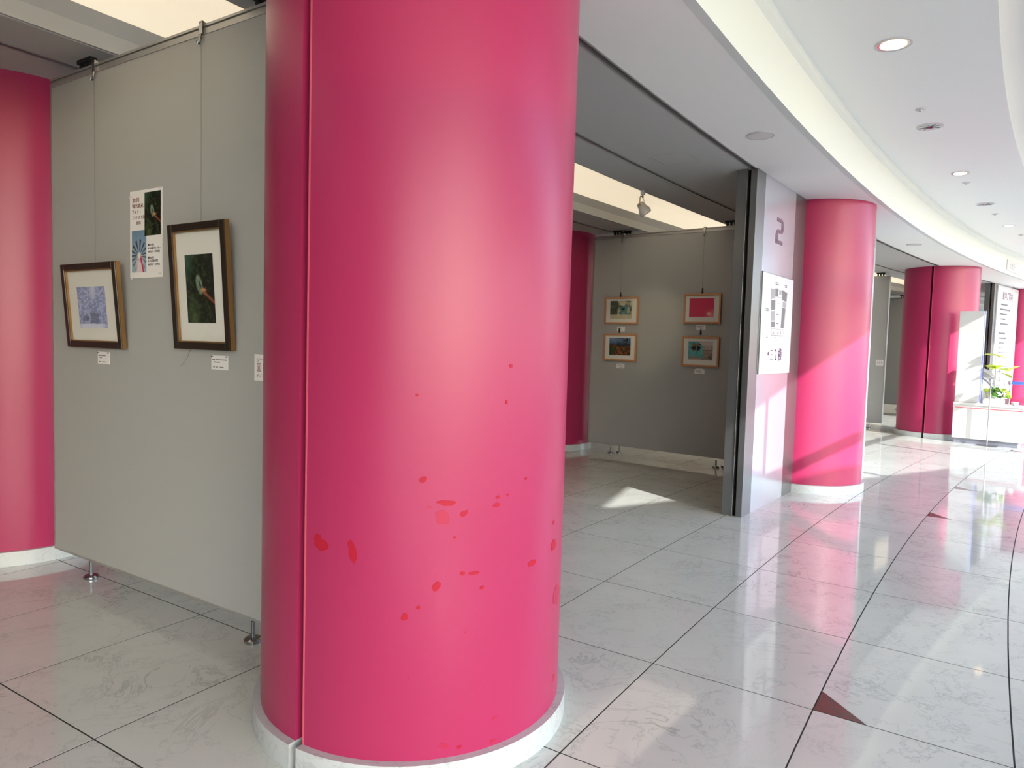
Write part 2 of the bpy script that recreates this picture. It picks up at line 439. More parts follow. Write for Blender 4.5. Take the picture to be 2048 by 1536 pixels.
# building shell
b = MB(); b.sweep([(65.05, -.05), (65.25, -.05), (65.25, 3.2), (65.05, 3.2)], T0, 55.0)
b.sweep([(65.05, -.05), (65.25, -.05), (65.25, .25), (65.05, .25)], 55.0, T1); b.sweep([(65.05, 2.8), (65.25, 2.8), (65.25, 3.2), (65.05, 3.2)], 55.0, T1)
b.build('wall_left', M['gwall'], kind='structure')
b = MB(); b.sweep([(65.01, 0), (65.05, 0), (65.05, .1), (65.01, .1)], T0, T1)
b.build('baseboard_left', M['plinth'], kind='structure')
for nm, t in (('wall_back', T0 - .1), ('wall_front', T1)):
    b = MB(); b.sweep([(57.2, -.05), (67.1, -.05), (67.1, 4.0), (57.2, 4.0)], t - .1, t, 1)
    b.build(nm, M['wall'], kind='structure')
def glazing(name, R, t0, t1, z0, z1, step, transoms, first=None):
    b = MB()
    b.sweep([(R - .05, z0 - .02), (R + .05, z0 - .02), (R + .05, z0 + .06), (R - .05, z0 + .06)], t0, t1)
    b.sweep([(R - .05, z1 - .06), (R + .05, z1 - .06), (R + .05, z1), (R - .05, z1)], t0, t1)
    g = b.build(name, M['alu'], kind='structure')
    for z in transoms:
        c = MB(); c.sweep([(R - .03, z - .045), (R + .03, z - .045), (R + .03, z + .045), (R - .03, z + .045)], t0, t1); c.build('transom', M['alu'], g)
    t = first if first is not None else t0; ed = [t0]
    while t < t1:
        if t > t0 + .2:
            c = MB(); c.sweep([(R - .05, z0), (R + .05, z0), (R + .05, z1), (R - .05, z1)], t - .025, t + .025, 1); c.build('mullion', M['alu'], g)
            ed.append(t)
        t += step
    ed.append(t1)
    for a, c_ in zip(ed[:-1], ed[1:]):
        c = MB(); c.sweep([(R - .004, z0), (R + .004, z0), (R + .004, z1), (R - .004, z1)], a + .03, c_ - .03, 3); c.build('pane', M['wglass'], g)
glazing('window_1', 57.30, T0, T1, 0.0, 3.80, 3.05, [2.27], first=17.5)
glazing('window_2', 65.15, 55.0, T1, 0.25, 2.8, 1.6, [0.9, 2.1])
# exterior: ground, plus unseen eave and canopy slabs added to cut the sun to a slot
b = MB(); b.box(-60, 140, -120, 120, -0.35, -0.12); b.build('ground', M['concrete'], kind='structure')
def AX(a, x, z): return (0.866 * a + 0.5 * x, 0.5 * a - 0.866 * x, z)
def axprism(pts, z0, z1):
    mb = MB(); mb.prism([AX(a, x, 0)[:2] for a, x in pts], z0, z1); return mb
cn = axprism([(-22, 2.02), (3.3, 2.02), (40, 2.02), (40, 7.2), (-22, 7.2)], 4.0, 4.25).build('sun_block_canopy', M['slab'], kind='structure')  # unseen slab added to keep direct sun off the near floor
arc = []
for t in [i * 1.0 for i in range(14, 74)]:
    P = pol(57.3, t); a = P.x * .866 + P.y * .5; x = P.x * .5 - P.y * .866; arc.append((a, x))
ev = [(-22, 2.0), (3.45, 2.0), (3.65, 1.58), (4.2, 1.25), (4.8, .95), (5.4, .3), (6.28, -.72), (6.5, -.95), (6.84, -1.30), (7.4, -1.75), (8.5, -2.35), (9.8, -2.95)]
ro = MB(); ro.prism([AX(a, x, 0)[:2] for a, x in [q for q in ev] + [q for q in reversed([p for p in arc if p[0] < 9.8 and p[0] > -30])]], 4.0, 4.2)
ro.build('sun_block_eave', M['slab'], kind='structure')  # unseen slab, its edge shaped to cut the sunlight on the second column
b = MB(); b.sweep([(57.25, 4.0), (67.2, 4.0), (67.2, 4.2), (57.25, 4.2)], T0 - .3, T1 + .2); b.build('roof', M['slab'], kind='structure')
b = MB(); b.sweep([(57.25, 3.82), (57.35, 3.82), (57.35, 4.0), (57.25, 4.0)], T0, T1); b.build('trim_7', M['slab'], kind='structure')

# luminous ceiling coves
def cove(t0, t1, label):
    b = MB()
    pr = [(61.73, 3.30), (61.95, 3.345), (62.2, 3.36)]
    b.sweep([(61.73, 3.30), (61.95, 3.345), (62.20, 3.352), (62.20, 3.40), (61.73, 3.40)], t0, t1, m='lum')
    b.sweep([(62.20, 3.352), (62.5, 3.33), (62.82, 3.265), (62.88, 3.40), (62.20, 3.40)], t0, t1, m='lum2')
    c = pol(62.2, (t0 + t1) / 2, 3.3)
    tag(b.build('luminous_ceiling', loc=c), label, 'ceiling light')
cove(T0, 32.6, 'warm glowing cove light, left of the nearest grey panel')
cove(32.6, 38.86, 'warm glowing cove light above the gallery bay with the spotlight')
cove(38.86, 45.2, 'warm glowing cove light beyond the far picture panel')
cove(45.2, 52.0, 'warm glowing cove light behind the distant slotted column')

# ================================================================== COLUMNS
def column(R, t, label, slotted=True, rb=0.605, rp=0.635, g=0.036):
    c = pol(R, t); th = thing('column', label, 'column', c, SURF(t))
    hp = 0.09
    def half(r, sgn, z0, z1, m, name):
        n = 40; pts = []
        a0 = math.asin(g / 2 / r)
        for i in range(n + 1):
            a = a0 + (pi - 2 * a0) * i / n; pts.append((r * cos(a), sgn * r * sin(a)))
        if sgn < 0: pts.reverse()
        mb = MB(); mb.prism(pts, z0, z1); return mb.build(name, m, th, smooth=True)
    if slotted:
        for sgn in (-1, 1):
            half(rb, sgn, hp, ZC, M['pink'], 'half_shell'); half(rp, sgn, 0, hp, M['plinth'], 'marble_base')
            # paler pink lips along the slot
        mb = MB()
        for sx in (-1, 1):
            x = sx * (rb + .0006); mb.box(min(x, x - sx * .006), max(x, x - sx * .006), -g / 2 - .006, -g / 2 + .001, hp, ZC)
        mb.build('slot_lip', M['pink_pale'], th)
        MB().box(-rb + .12, rb - .12, -g / 2, g / 2, 0.0, ZC).build('slot_core', M['slot'], th)
    else:
        mb = MB(); mb.lathe([(rb, hp), (rb, ZC)], n=96); mb.build('shaft', M['pink'], th, smooth=True)
        mb = MB(); mb.lathe([(rp, 0), (rp, hp)], n=96); mb.build('marble_base', M['plinth'], th, smooth=True)
    return th
c1 = column(60.56, 32.64, 'huge pink slotted column in the foreground with red paint stains')
c2 = column(60.50, 38.60, 'pink column lit by the sun beside the steel wall numbered 2', slotted=False)
c3 = column(60.55, 45.10, 'distant pink slotted column behind the white counter')
c4 = column(60.55, 50.40, 'pink column at the right edge beside the white notice board', slotted=False)
c5 = column(64.25, 32.69, 'dark pink column at the left edge behind the near grey panel', slotted=False)
c6 = column(64.20, 38.78, 'shaded dark red column behind the far picture panel', slotted=False)
c0 = column(60.55, 26.4, 'pink column standing behind the photographer', slotted=False)

# paint stains on the foreground column: thin skins on the shell (angle from the pixel ray)
def cyl_hit(px, py, th, r):
    d = FW + RT * ((px - 1024) / f_px) - UP * ((py - 768) / f_px)
    C = th.location; o = Vector((0 - C.x, 0 - C.y)); dd = Vector((d.x, d.y))
    a = dd.dot(dd); bq = o.dot(dd); q = bq * bq - a * (o.dot(o) - r * r)
    if q < 0: return None
    k = (-bq - q ** .5) / a; P = Vector((0, 0, 1.5)) + d * k
    lp = WM[th.name].inverted() @ P
    return math.atan2(lp.y, lp.x), lp.z
def stain(px, py, wpx, hpx, rot=0, m='stain', seed=0, drip=0):
    h = cyl_hit(px, py, c1, .605)
    if not h: return
    h2 = cyl_hit(px + 6, py, c1, .605); h3 = cyl_hit(px, py + 6, c1, .605)
    if not h2: return
    su = abs(h2[0] - h[0]) * .606 / 6; sv = abs(h3[1] - h[1]) / 6
    rn = random.Random(seed); n = 14; ring = []
    for i in range(n):
        a = 2 * pi * i / n; k = rn.uniform(.78, 1.12); x = cos(a) * wpx / 2 * k; y = sin(a) * hpx / 2 * k
        if drip and abs(a - 1.5 * pi) < .3: y -= drip
        xr = x * cos(rot) - y * sin(rot) if not drip else x; yr = x * sin(rot) + y * cos(rot) if not drip else y
        ring.append((h[0] + xr * su / .606, h[1] + yr * sv))
    vs = []
    for r in (.6052, .6060):
        vs += [(r * cos(a), r * sin(a), z) for a, z in ring] + [(r * cos(h[0]), r * sin(h[0]), h[1])]
    N = n + 1
    fs = [(N + i, N + (i + 1) % n, N + n) for i in range(n)] + [((i + 1) % n, i, n) for i in range(n)] + [(i, (i + 1) % n, N + (i + 1) % n, N + i) for i in range(n)]
    mb = MB(); mb.add(vs, fs); mb.build('paint_stain', M[m], c1, smooth=False)
for k, a in enumerate([(846, 959, 17, 13, .5), (893, 1006, 42, 12, -.08), (928, 1027, 17, 11, .6), (993, 1010, 15, 9, .2), (996, 994, 9, 7, .3), (705, 1104, 17, 46, .25), (642, 1088, 30, 26, -.5),
                       (636, 1078, 18, 24, 0), (1064, 1126, 17, 13, .2), (948, 1146, 24, 8, .05), (925, 1147, 12, 8, 0), (873, 1173, 22, 16, .8), (964, 1175, 9, 8, .3), (836, 1215, 10, 8, 0), (809, 1234, 17, 14, .7), (1107, 1090, 8, 22, 0),
                       (1022, 732, 7, 9, 0), (1013, 804, 5, 8, 0), (834, 790, 7, 7, 0), (909, 1075, 7, 5, 0), (1016, 990, 5, 6, 0), (929, 1264, 4, 4, 0), (1107, 1045, 4, 8, 0), (918, 1494, 10, 8, 0), (1052, 957, 5, 6, 0)]):
    stain(*a, seed=k)
for k, a in enumerate([(885, 1035, 30, 34, .4), (860, 1014, 12, 5, 0), (888, 1492, 20, 12, -.3), (1113, 1190, 8, 40, 0), (985, 1482, 12, 8, .3), (990, 1436, 10, 5, 0), (817, 1356, 6, 5, 0), (1107, 1355, 4, 14, 0)]):
    stain(*a, m='stain2', seed=50 + k)

# ================================================================== STEEL POCKETS beside the columns
def pocket(t0, t1, label, ta=None, tb=None):
    th = thing('steel_pocket', label, 'wall panel', pol(60.52, t0), SURF(t0))
    A, B = 60.43, 60.485
    ta = ta or t0 + .23; tb = tb or t0 + 1.12
    def seg(name, a, c, m, r0=A, z1=ZC, lab=None):
        mb = MB(); mb.sweep([(r0, 0), (B, 0), (B, z1), (r0, z1)], a, c, 3); mb.build(name, m, th, world=True, bevel=0.001)
    seg('edge_strip', t0, ta - .004, M['steel_d']); seg('front_sheet', ta, tb, M['steel_l']); seg('edge_strip', tb + .004, tb + .34, M['steel_d'])
    t1 = tb + .34
    mb = MB(); mb.sweep([(60.515, 0), (60.61, 0), (60.61, ZC), (60.515, ZC)], t0 - .005, t1, 6); mb.build('back_sheet', M['steel_d'], th, world=True, bevel=0.001)
    mb = MB(); mb.sweep([(60.516, 0), (60.520, 0), (60.520, ZC), (60.516, ZC)], t0 - .012, t0 - .005, 1); mb.build('bright_edge', M['chrome'], th, world=True)
    mb = MB(); mb.sweep([(B, 0), (60.515, 0), (60.515, ZC - .001), (B, ZC - .001)], t0 + .06, t1 - .06, 6); mb.build('pocket_core', M['darkgap'], th, world=True)
    return th
p2 = pocket(36.57, 40.93, 'tall dark steel wall pocket carrying the number 2', 36.80, 37.69)
p4 = pocket(48.15, 52.4, 'far steel wall pocket behind the white notice board', 48.38, 49.4)
for ta_, tb_, l in ((24.45, 25.95, 'steel wall pocket behind the photographer, far side of the rear column'), (26.85, 28.75, 'steel wall pocket behind the photographer, near side of the rear column')):
    ph = thing('steel_pocket', l, 'wall panel', pol(60.52, ta_), SURF(ta_))
    mb = MB(); mb.sweep([(60.43, 0), (60.61, 0), (60.61, ZC), (60.43, ZC)], ta_, tb_, 4); mb.build('front_sheet', M['steel_l'], ph, world=True, bevel=.001)
ph = thing('steel_pocket', 'short steel pocket edge on the far side of the sunlit column', 'wall panel', pol(60.52, 39.2), SURF(39.2))
for nm, r0, r1, mm_ in (('front_sheet', 60.43, 60.485, 'steel_l'), ('back_sheet', 60.515, 60.61, 'steel_d')):
    mb = MB(); mb.sweep([(r0, 0), (r1, 0), (r1, ZC), (r0, ZC)], 39.17, 40.93, 4); mb.build(nm, M[mm_], ph, world=True, bevel=.001)

# number 2 on the steel front
def surf_local(th, R, t, z):
    return WM[th.name].inverted() @ pol(R, t, z)
num = thing('number_sign', 'large dark angular number 2 on the upper steel wall', 'number', pol(60.43, 37.235, 2.51), SURF(37.235))
def two():
    W, H, S = 0.19, 0.245, 0.042; o = []
    def strip(path):
        L = []; Rr = []
        for i, p in enumerate(path):
            a = Vector(path[max(i - 1, 0)]); c = Vector(path[min(i + 1, len(path) - 1)]); d = (c - a).normalized(); n = Vector((-d.y, d.x))
            n = Vector((n.x * .034, n.y * .017)); L.append(Vector(p) + n); Rr.append(Vector(p) - n)
        mb = MB(); n = len(path)
        for i in range(n - 1):
            q = [L[i], L[i + 1], Rr[i + 1], Rr[i]]; mb.wallprism([(v.x, v.y) for v in q], -.003, 0)
        return mb
    s = .021; rc = .05
    path = [(-.085, H - s), (.045, H - s)]
    path += [(.045 + .045 * sin(a), H - s - .045 + .045 * cos(a)) for a in (.4, .8, 1.2, 1.57)]
    path += [(.09, .165)] + [(.09 - .04 * (1 - cos(a)), .165 - .045 * sin(a)) for a in (.5, 1.0, 1.57)]
    path += [(-.02, .12)] + [(-.03 - .05 * sin(a), .075 + .045 * cos(a)) for a in (.3, .8, 1.57)]
    path += [(-.08, .05), (-.08, .021)]
    mb = strip(path)
    mb.box(-.112, .105, -.003, 0, 0, .036)
    return mb
two().build('numeral', M['inkp'], num)

# floor-plan sheet on the steel
mp = thing('map_sheet', 'white floor plan sheet fixed on the steel wall below the number 2', 'sign', pol(60.425, 37.255, 1.278), SURF(37.255))
W2 = 0.475
MB().box(-W2, W2, -.008, 0.0, 0, .932).build('sheet', M['mapface'], mp)
MB().box(-W2 - .004, -W2, -.010, 0.012, 0, .936).box(-W2, W2, -.010, -.004, .932, .937).build('sheet_edge', M['steel_d'], mp)
def fan(x, z):  # map coordinates -> slightly fanned plan shape
    return (x, z + 0.06 * (1 - (x / .25) ** 2) * (z > .6))
def blk(x0, x1, z0, z1, m, d=.0006):
    mb = MB(); k = lambda x, z: (x * (0.72 + 0.28 * (z - .38) / .45) + .02, z + .025 * (1 - (x / .25) ** 2) * (z - .38) / .45)
    mb.wallprism([k(x0, z0), k(x1, z0), k(x1, z1), k(x0, z1)], -.0085 - d, -.0078); return mb.build('plan_block', m, mp)
blk(-.26, .27, .36, .80, M['inkl'], .0003); blk(-.245, .255, .37, .79, M['mapface'], .0006)
for x0, x1, z0, z1, m in [(-.25, -.12, .70, .79, 'inkl'), (-.12, -.03, .72, .79, 'inkg'), (.10, .255, .70, .79, 'inkg'), (-.25, -.12, .60, .69, 'inkg'), (-.25, -.12, .50, .59, 'inkl'), (-.25, -.12, .44, .49, 'inkg'),
                          (.14, .25, .64, .69, 'inkl'), (.13, .25, .44, .635, 'inkg'), (.0, .08, .74, .78, 'inkl'), (-.10, .12, .715, .718, 'inkg'), (-.05, .06, .655, .658, 'inkg'), (-.25, .25, .425, .428, 'inkg'),
                          (-.2, -.14, .375, .40, 'inkl'), (.0, .06, .375, .40, 'inkl'), (-.06, .02, .55, .56, 'inkg'), (-.05, .03, .47, .48, 'inkg'), (.12, .16, .38, .41, 'inkl')]:
    blk(x0, x1, z0, z1, M[m], .001)
dashes(mp, -.36, [(.60, [(0, .09)]), (.585, [(0, .09)]), (.86, [(.26, .36)]), (.845, [(.26, .36)]), (.855, [(.55, .62)]), (.84, [(.55, .62)]), (.34, [(.06, .10), (.30, .34)])], M['inkg'], h=.008, y=-.0092, seed=4)
text('三', .12, -.17, .135, -.0095, M['inkp'], mp, sx=.75); text('2', .15, -.02, .13, -.0095, M['ink'], mp, sx=.75); text('棟', .14, .08, .13, -.0095, M['inkv'], mp, sx=.8)
mb = MB(); mb.lathe([(.018, 0), (.018, .0014)], n=16); mb.v = [Vector((v.x - .22, -.008 - v.z, v.y + .19)) for v in mb.v]; mb.build('dot', M['inkv'], mp)

# ================================================================== DISPLAY PANELS
def display_panel(t, R0, R1, label, feet=True, dy=0.0, z0=.125, z1=3.015, trolleys=True):
    # origin at outer-left bottom; x runs towards the corridor
    th_ = pol(R1, t) + Vector((sin(rad(t)), cos(rad(t)), 0)) * dy
    th = thing('display_panel', label, 'panel', th_, ANG(t)); Wd = R1 - R0; T = .035
    MB().box(.012, Wd - .012, -T, T, z0 + .012, z1 - .05).build('fabric_board', M['fabric'], th)
    mb = MB(); mb.box(0, Wd, -T - .004, T + .004, z1 - .05, z1 - .022).box(0, Wd, -T + .006, T - .006, z1 - .022, z1 - .012).box(0, Wd, -T - .004, T + .004, z1 - .012, z1)
    mb.build('top_rail', M['rail'], th)
    mb = MB(); mb.box(0, Wd, -T - .002, T + .002, z0, z0 + .012); mb.build('bottom_rail', M['rail'], th)
    for x in (0, Wd - .012): MB().box(x, x + .012, -T - .002, T + .002, z0 + .012, z1 - .05).build('edge_strip', M['rail'], th)
    if feet:
        for x in (.37, 1.90):
            mb = MB(); mb.lathe([(.010, 0), (.010, .09)], (x, 0, .012), n=12); f = mb.build('foot', M['steel_d'], th, smooth=True)
            mb = MB(); mb.lathe([(.040, 0), (.043, .004), (.043, .014), (.036, .020), (.014, .022)], (x, 0, 0), n=28); mb.build('foot_disc', M['chrome'], f, smooth=True)
    if trolleys:
        for x in (.36, 1.96):
            mb = MB()
            for d in (-.05, 0, .05): mb.box(x + d - .012, x + d + .012, -.012, .012, z1, ZC)
            mb.box(x - .075, x + .075, -.02, .02, ZC - .022, ZC); mb.build('trolley', M['black'], th)
    return th
pA = display_panel(32.6, 61.33, 63.45, 'large grey fabric display panel on the left beside the foreground column')
pB = display_panel(38.8, 61.12, 63.51, 'grey fabric panel with four small oak frames inside the shaded bay')
pB2 = display_panel(38.8, 61.02, 63.45, 'second grey fabric panel parked right behind the one with oak frames', dy=.13)
pC = display_panel(45.2, 61.46, 63.6, 'distant grey fabric panel with a small white notice left of the slotted column')
pD = display_panel(50.55, 61.46, 63.6, 'farthest grey panel seen between the slotted column and the notice board')

def on_panel(panel_t, R, z, off=.035):
    c = pol(R, panel_t, z); tg = Vector((sin(rad(panel_t)), cos(rad(panel_t)), 0)); return c - tg * off

def hanger(t, R, ztop, zbot, label, off=.035, group=None, zp=3.015):
    th = thing('picture_hook', label, 'hook', on_panel(t, R, zp - .05, off), ANG(t), group)
    mb = MB(); mb.box(-.014, .014, -.016, -.004, .0, .062).box(-.014, .014, -.016, .03, .052, .058)
    mb.tube([(0, -.012, 0), (0, -.016, -.03), (0, -.022, -.05), (0, -.030, -.052), (0, -.034, -.04)], .006, 8)
    mb.build('hook', M['chrome'], th, smooth=True)
    mb = MB(); mb.tube([(0, -.012, -.03), (0, -.010, zbot - zp + .05)], .0008, 6); mb.build('wire', M['inkg'], th)
    return th

# ---------- picture subjects (flat prints)
def hsh(i, j, s=0):
    v = math.sin(i * 127.1 + j * 311.7 + s * 74.7) * 43758.5453; return v - math.floor(v)
def vn(x, y, s=0):
    xi, yi = math.floor(x), math.floor(y); fx, fy = x - xi, y - yi; fx = fx * fx * (3 - 2 * fx); fy = fy * fy * (3 - 2 * fy)
    return (hsh(xi, yi, s) * (1 - fx) + hsh(xi + 1, yi, s) * fx) * (1 - fy) + (hsh(xi, yi + 1, s) * (1 - fx) + hsh(xi + 1, yi + 1, s) * fx) * fy
def fbm(x, y, s=0): return (vn(x, y, s) + .5 * vn(2 * x, 2 * y, s + 1) + .25 * vn(4 * x, 4 * y, s + 2)) / 1.75
def mixc(a, c, k): k = max(0, min(1, k)); return tuple(p * (1 - k) + q * k for p, q in zip(a, c))
def sm(a, c, x): t = max(0, min(1, (x - a) / (c - a))); return t * t * (3 - 2 * t)
def forest_train(u, v):
    n = fbm(u * 16, v * 26, 3); c = mixc((.003, .005, .004), (.035, .06, .022), sm(.45, .85, n))
    c = mixc(c, (.03, .09, .06), sm(.38, .0, u) * sm(.55, .95, v) * .8)
    c = mixc(c, (.07, .11, .04), sm(.25, .0, abs(u - .25)) * sm(.5, .05, v) * n * 1.2)
    du, dv = u - .48, v - .56; a = du * .8 + dv * .9; b_ = -du * .9 + dv * .45
    e = (a / .13) ** 2 + (b_ / .16) ** 2
    c = mixc(c, mixc((.07, .14, .08), (.26, .33, .24), n), sm(1.2, .5, e))
    if abs(a - .02) < .035 and abs(b_ + .03) < .05: c = mixc(c, (.01, .015, .012), .8)
    g = math.exp(-((u - .62) ** 2) / .006 - ((v - .48) ** 2) / .0006); c = mixc(c, (.70, .34, .16), g)
    d = abs((v - .46) + (u - .60) * .42)
    if u > .55: c = mixc(c, (.36, .10, .045), sm(.045, .0, d) * .75 * (.5 + n))
    d2 = abs((v - .46) + (u - .60) * 1.2)
    if v < .46: c = mixc(c, (.10, .08, .055), sm(.03, .0, d2) * .5)
    return c
def snow_forest(u, v):
    n = fbm(u * 22, v * 30, 9); c = mixc((.20, .24, .44), (.45, .50, .76), sm(.25, .8, n))
    c = mixc(c, (.55, .58, .75), sm(.16, .02, abs(u - .55 - (v - .7) * .1)) * sm(.55, .9, v))
    if .12 < v < .38 and .42 < u < .72: c = mixc(c, (.08, .10, .16), .45 + .3 * n)
    if .17 < v < .30 and .15 < u < .36: c = mixc(c, (.05, .08, .09), .55)
    if v < .10: c = mixc(c, (.62, .65, .8), sm(.6, .3, abs(u - .45)))
    return c
def tramgrey(u, v):
    n = fbm(u * 8, v * 6, 5); c = mixc((.05, .07, .05), (.55, .52, .36), sm(.3, .7, n + (v - .5) * .4))
    if v < .28: c = mixc((.42, .38, .24), (.6, .56, .4), n)
    if u < .35 and v > .25: c = mixc((.02, .03, .02), (.15, .17, .12), n)
    if .45 < u < .92 and .25 < v < .78 - abs(u - .7) * .5: c = mixc((.04, .16, .17), (.22, .34, .32), n); 
    if .52 < u < .66 and .48 < v < .62: c = (.02, .04, .05)
    if .78 < u < .88 and .3 < v < .65: c = (.45, .42, .25)
    return c
def pinkprint(u, v):
    c = (.62, .055, .12); n = fbm(u * 6, v * 6, 2)
    c = mixc(c, (.75, .22, .22), sm(.55, .95, u) * sm(.55, .1, v) * (.4 + n))
    if .74 < u < .86 and .10 < v < .24: c = (.75, .50, .40)
    return c
def temple(u, v):
    n = fbm(u * 10, v * 8, 7); c = mixc((.02, .05, .10), (.16, .26, .42), sm(.55, .95, v) * n * 1.6)
    if v < .6: c = mixc((.02, .02, .01), (.30, .09, .03), sm(.35, .7, n) * sm(.65, .2, abs(u - .6)))
    if v > .5 and abs(u - .65) < .3 and n > .5: c = (.02, .03, .04)
    if v < .5 and u < .3: c = mixc(c, (.02, .06, .03), .7)
    return c
def tealtrain(u, v):
    n = fbm(u * 9, v * 9, 11); c = (.52, .47, .45)
    if v < .55 and u > .55: c = mixc((.03, .03, .03), (.45, .35, .28), n)
    if .5 < v < .75 and u > .6: c = mixc(c, (.25, .18, .12), n)
    if u < .62 and .08 < v < .97 - max(0, u - .4) * 1.2: c = mixc((.05, .28, .30), (.16, .45, .45), n)
    if .12 < u < .5 and .5 < v < .88: c = mixc((.03, .03, .04), (.30, .22, .12), sm(.5, .7, n))
    if .3 < u < .36 and .4 < v < .88: c = (.08, .2, .2)
    if v < .2 and u < .5: c = mixc(c, (.45, .18, .08), n)
    if v < .3 and abs(u - .55 - v * .6) < .05: c = (.3, .25, .22)
    return c
def flowerpost(u, v):
    c = mixc((.30, .40, .50), (.14, .24, .36), v)
    du, dv = u - .52, (v - .40); a = math.atan2(dv * 2, du); r = (du * du + dv * dv * 2.0) ** .5
    k = abs(((a / (2 * pi) * 15) % 1) - .5)
    if r < .55: c = mixc(c, (.03, .04, .06), sm(.26, .10, k) * sm(.1, .2, r) if v > .3 else sm(.2, .1, k) * .8)
    if v < .45: c = mixc(c, (.75, .60, .62), sm(.35, .1, abs(u - .55)) * sm(.45, .2, v) * .8)
    if v < .4 and abs(u - .62 - (.35 - v) * .55) < .05: c = (.55, .03, .10)
    if r < .14: c = mixc((.75, .66, .55), c, sm(.06, .14, r))
    return c
def framed(label, t, R0, R1, z0, z1, style, fn, pr, group=None, tilt=0.0, off=.035, name='framed_picture'):
    # (R0 > R1): left and right edge, pr = print rectangle in local metres from left/bottom
    Wd = R0 - R1; H = z1 - z0
    th = thing(name, label, 'picture', on_panel(t, R0, z0, off + .012), ANG(t), group, tilt)
    if style == 'dark': fw, fm, dp = .036, M['dframe'], .030
    else: fw, fm, dp = .024, M['oak'], .022
    for nm, (x0, x1, a, c) in (('frame_side', (0, fw, 0, H)), ('frame_side', (Wd - fw, Wd, 0, H)), ('frame_top', (fw, Wd - fw, H - fw, H)), ('frame_bottom', (fw, Wd - fw, 0, fw))):
        MB().box(x0, x1, -dp, 0, a, c).build(nm, fm, th, bevel=.004)
    if style == 'dark':
        mb = MB()
        mb.box(-.003, 0, -dp * .8, 0, 0, H).box(Wd, Wd + .003, -dp * .8, 0, 0, H)
        for q in ((fw, fw + .006, fw, H - fw), (Wd - fw - .006, Wd - fw, fw, H - fw)): mb.box(q[0], q[1], -dp + .006, -.012, q[2], q[3])
        mb.box(fw, Wd - fw, -dp + .006, -.012, fw, fw + .006).box(fw, Wd - fw, -dp + .006, -.012, H - fw - .006, H - fw)
        mb.build('gilt_edge', M['gold'], th)
    MB().box(fw, Wd - fw, -.010, -.004, fw, H - fw).build('mat_board', M['mat'], th)
    printed('photo_print', pr[0], pr[1], pr[2], pr[3], -.0104, fn, th)
    MB().box(fw + .001, Wd - fw - .001, -.0155, -.0145, fw + .001, H - fw - .001).build('glass_pane', M['glass'], th)
    return th
TL = rad(-4.5)
def lean(th): return th
# two dark frames on the near panel (they lean out at the top)
framed('dark walnut frame with a blue snowy forest photo, left of the poster', 32.6, 63.18, 62.588, 1.406, 1.886, 'dark', snow_forest, (.130, .435, .112, .348), tilt=rad(4.8))
framed('tall dark walnut frame with a dark forest train photo, right of the poster', 32.6, 62.095, 61.635, 1.424, 2.044, 'dark', forest_train, (.108, .335, .132, .468), tilt=rad(3.7))
hanger(32.6, 62.92, 0, 1.90, 'hook and wire on the top rail above the snowy forest picture')
hanger(32.6, 61.915, 0, 2.06, 'hook and wire on the top rail above the tall train picture')
# four oak frames on the panel in the bay
tp = 38.8
oak = [('oak frame upper left, photo of a blue tram among trees', 63.284, 62.762, 1.80, 2.165, tramgrey, (.085, .425, .07, .315)),
       ('oak frame upper right, almost plain pink photo', 62.107, 61.613, 1.81, 2.188, pinkprint, (.075, .405, .085, .32)),
       ('oak frame lower left, photo of red foliage under blue sky', 63.28, 62.77, 1.295, 1.668, temple, (.088, .42, .08, .315)),
       ('oak frame lower right, photo of a teal railcar', 62.110, 61.612, 1.265, 1.648, tealtrain, (.088, .415, .085, .325))]
for l, r0, r1, z0, z1, fn, pr in oak:
    framed(l, tp, r0, r1, z0, z1, 'oak', fn, pr, group='small oak frames in the bay')
hanger(38.8, 63.05, 0, 2.165, 'hook and wire above the left pair of oak frames')
hanger(38.8, 61.875, 0, 2.19, 'hook and wire above the right pair of oak frames')
for R, z, l in ((63.05, 2.185, 'above the blue tram photo'), (61.87, 2.21, 'above the plain pink photo'), (63.05, 1.70, 'above the red foliage photo'), (61.87, 1.69, 'above the teal railcar photo')):
    th = thing('frame_clip', 'small black hanging clip ' + l, 'clip', on_panel(38.8, R, z, .035), ANG(38.8), 'hanging clips above oak frames')
    mb = MB(); mb.box(-.010, .010, -.014, -.004, -.02, .022).box(-.005, .005, -.018, -.004, .02, .05); mb.build('clip_body', M['black'], th)

# caption cards
def card(t, R0, R1, z0, z1, label, rows, group=None, roll=0.0, seed=3):
    th = thing('caption_card', label, 'card', on_panel(t, R0, z0, .037), ANG(t), group)
    Wd = R0 - R1; H = z1 - z0
    MB().box(0, Wd, -.0012, 0.0015, 0, H).build('card', M['paper'], th)
    dashes(th, 0, rows, M['inkg'], h=.0055, y=-.0024, seed=seed)
    for x in (.004, Wd - .012):
        MB().box(x, x + .010, -.006, -.001, H - .008, H - .003).build('pin', M['chrome'], th)
    return th
card(32.6, 62.913, 62.790, 1.312, 1.382, 'white caption card with pins below the snowy forest picture', [(.046, [(.006, .085)]), (.034, [(.02, .045)]), (.010, [(.015, .04), (.055, .09)])], 'caption cards on the near panel', seed=5)
card(32.6, 61.837, 61.706, 1.327, 1.397, 'white caption card with pins below the tall train picture', [(.046, [(.006, .03), (.036, .075), (.082, .125)]), (.034, [(.02, .07)]), (.010, [(.015, .03), (.04, .055), (.07, .10)])], 'caption cards on the near panel', seed=6)
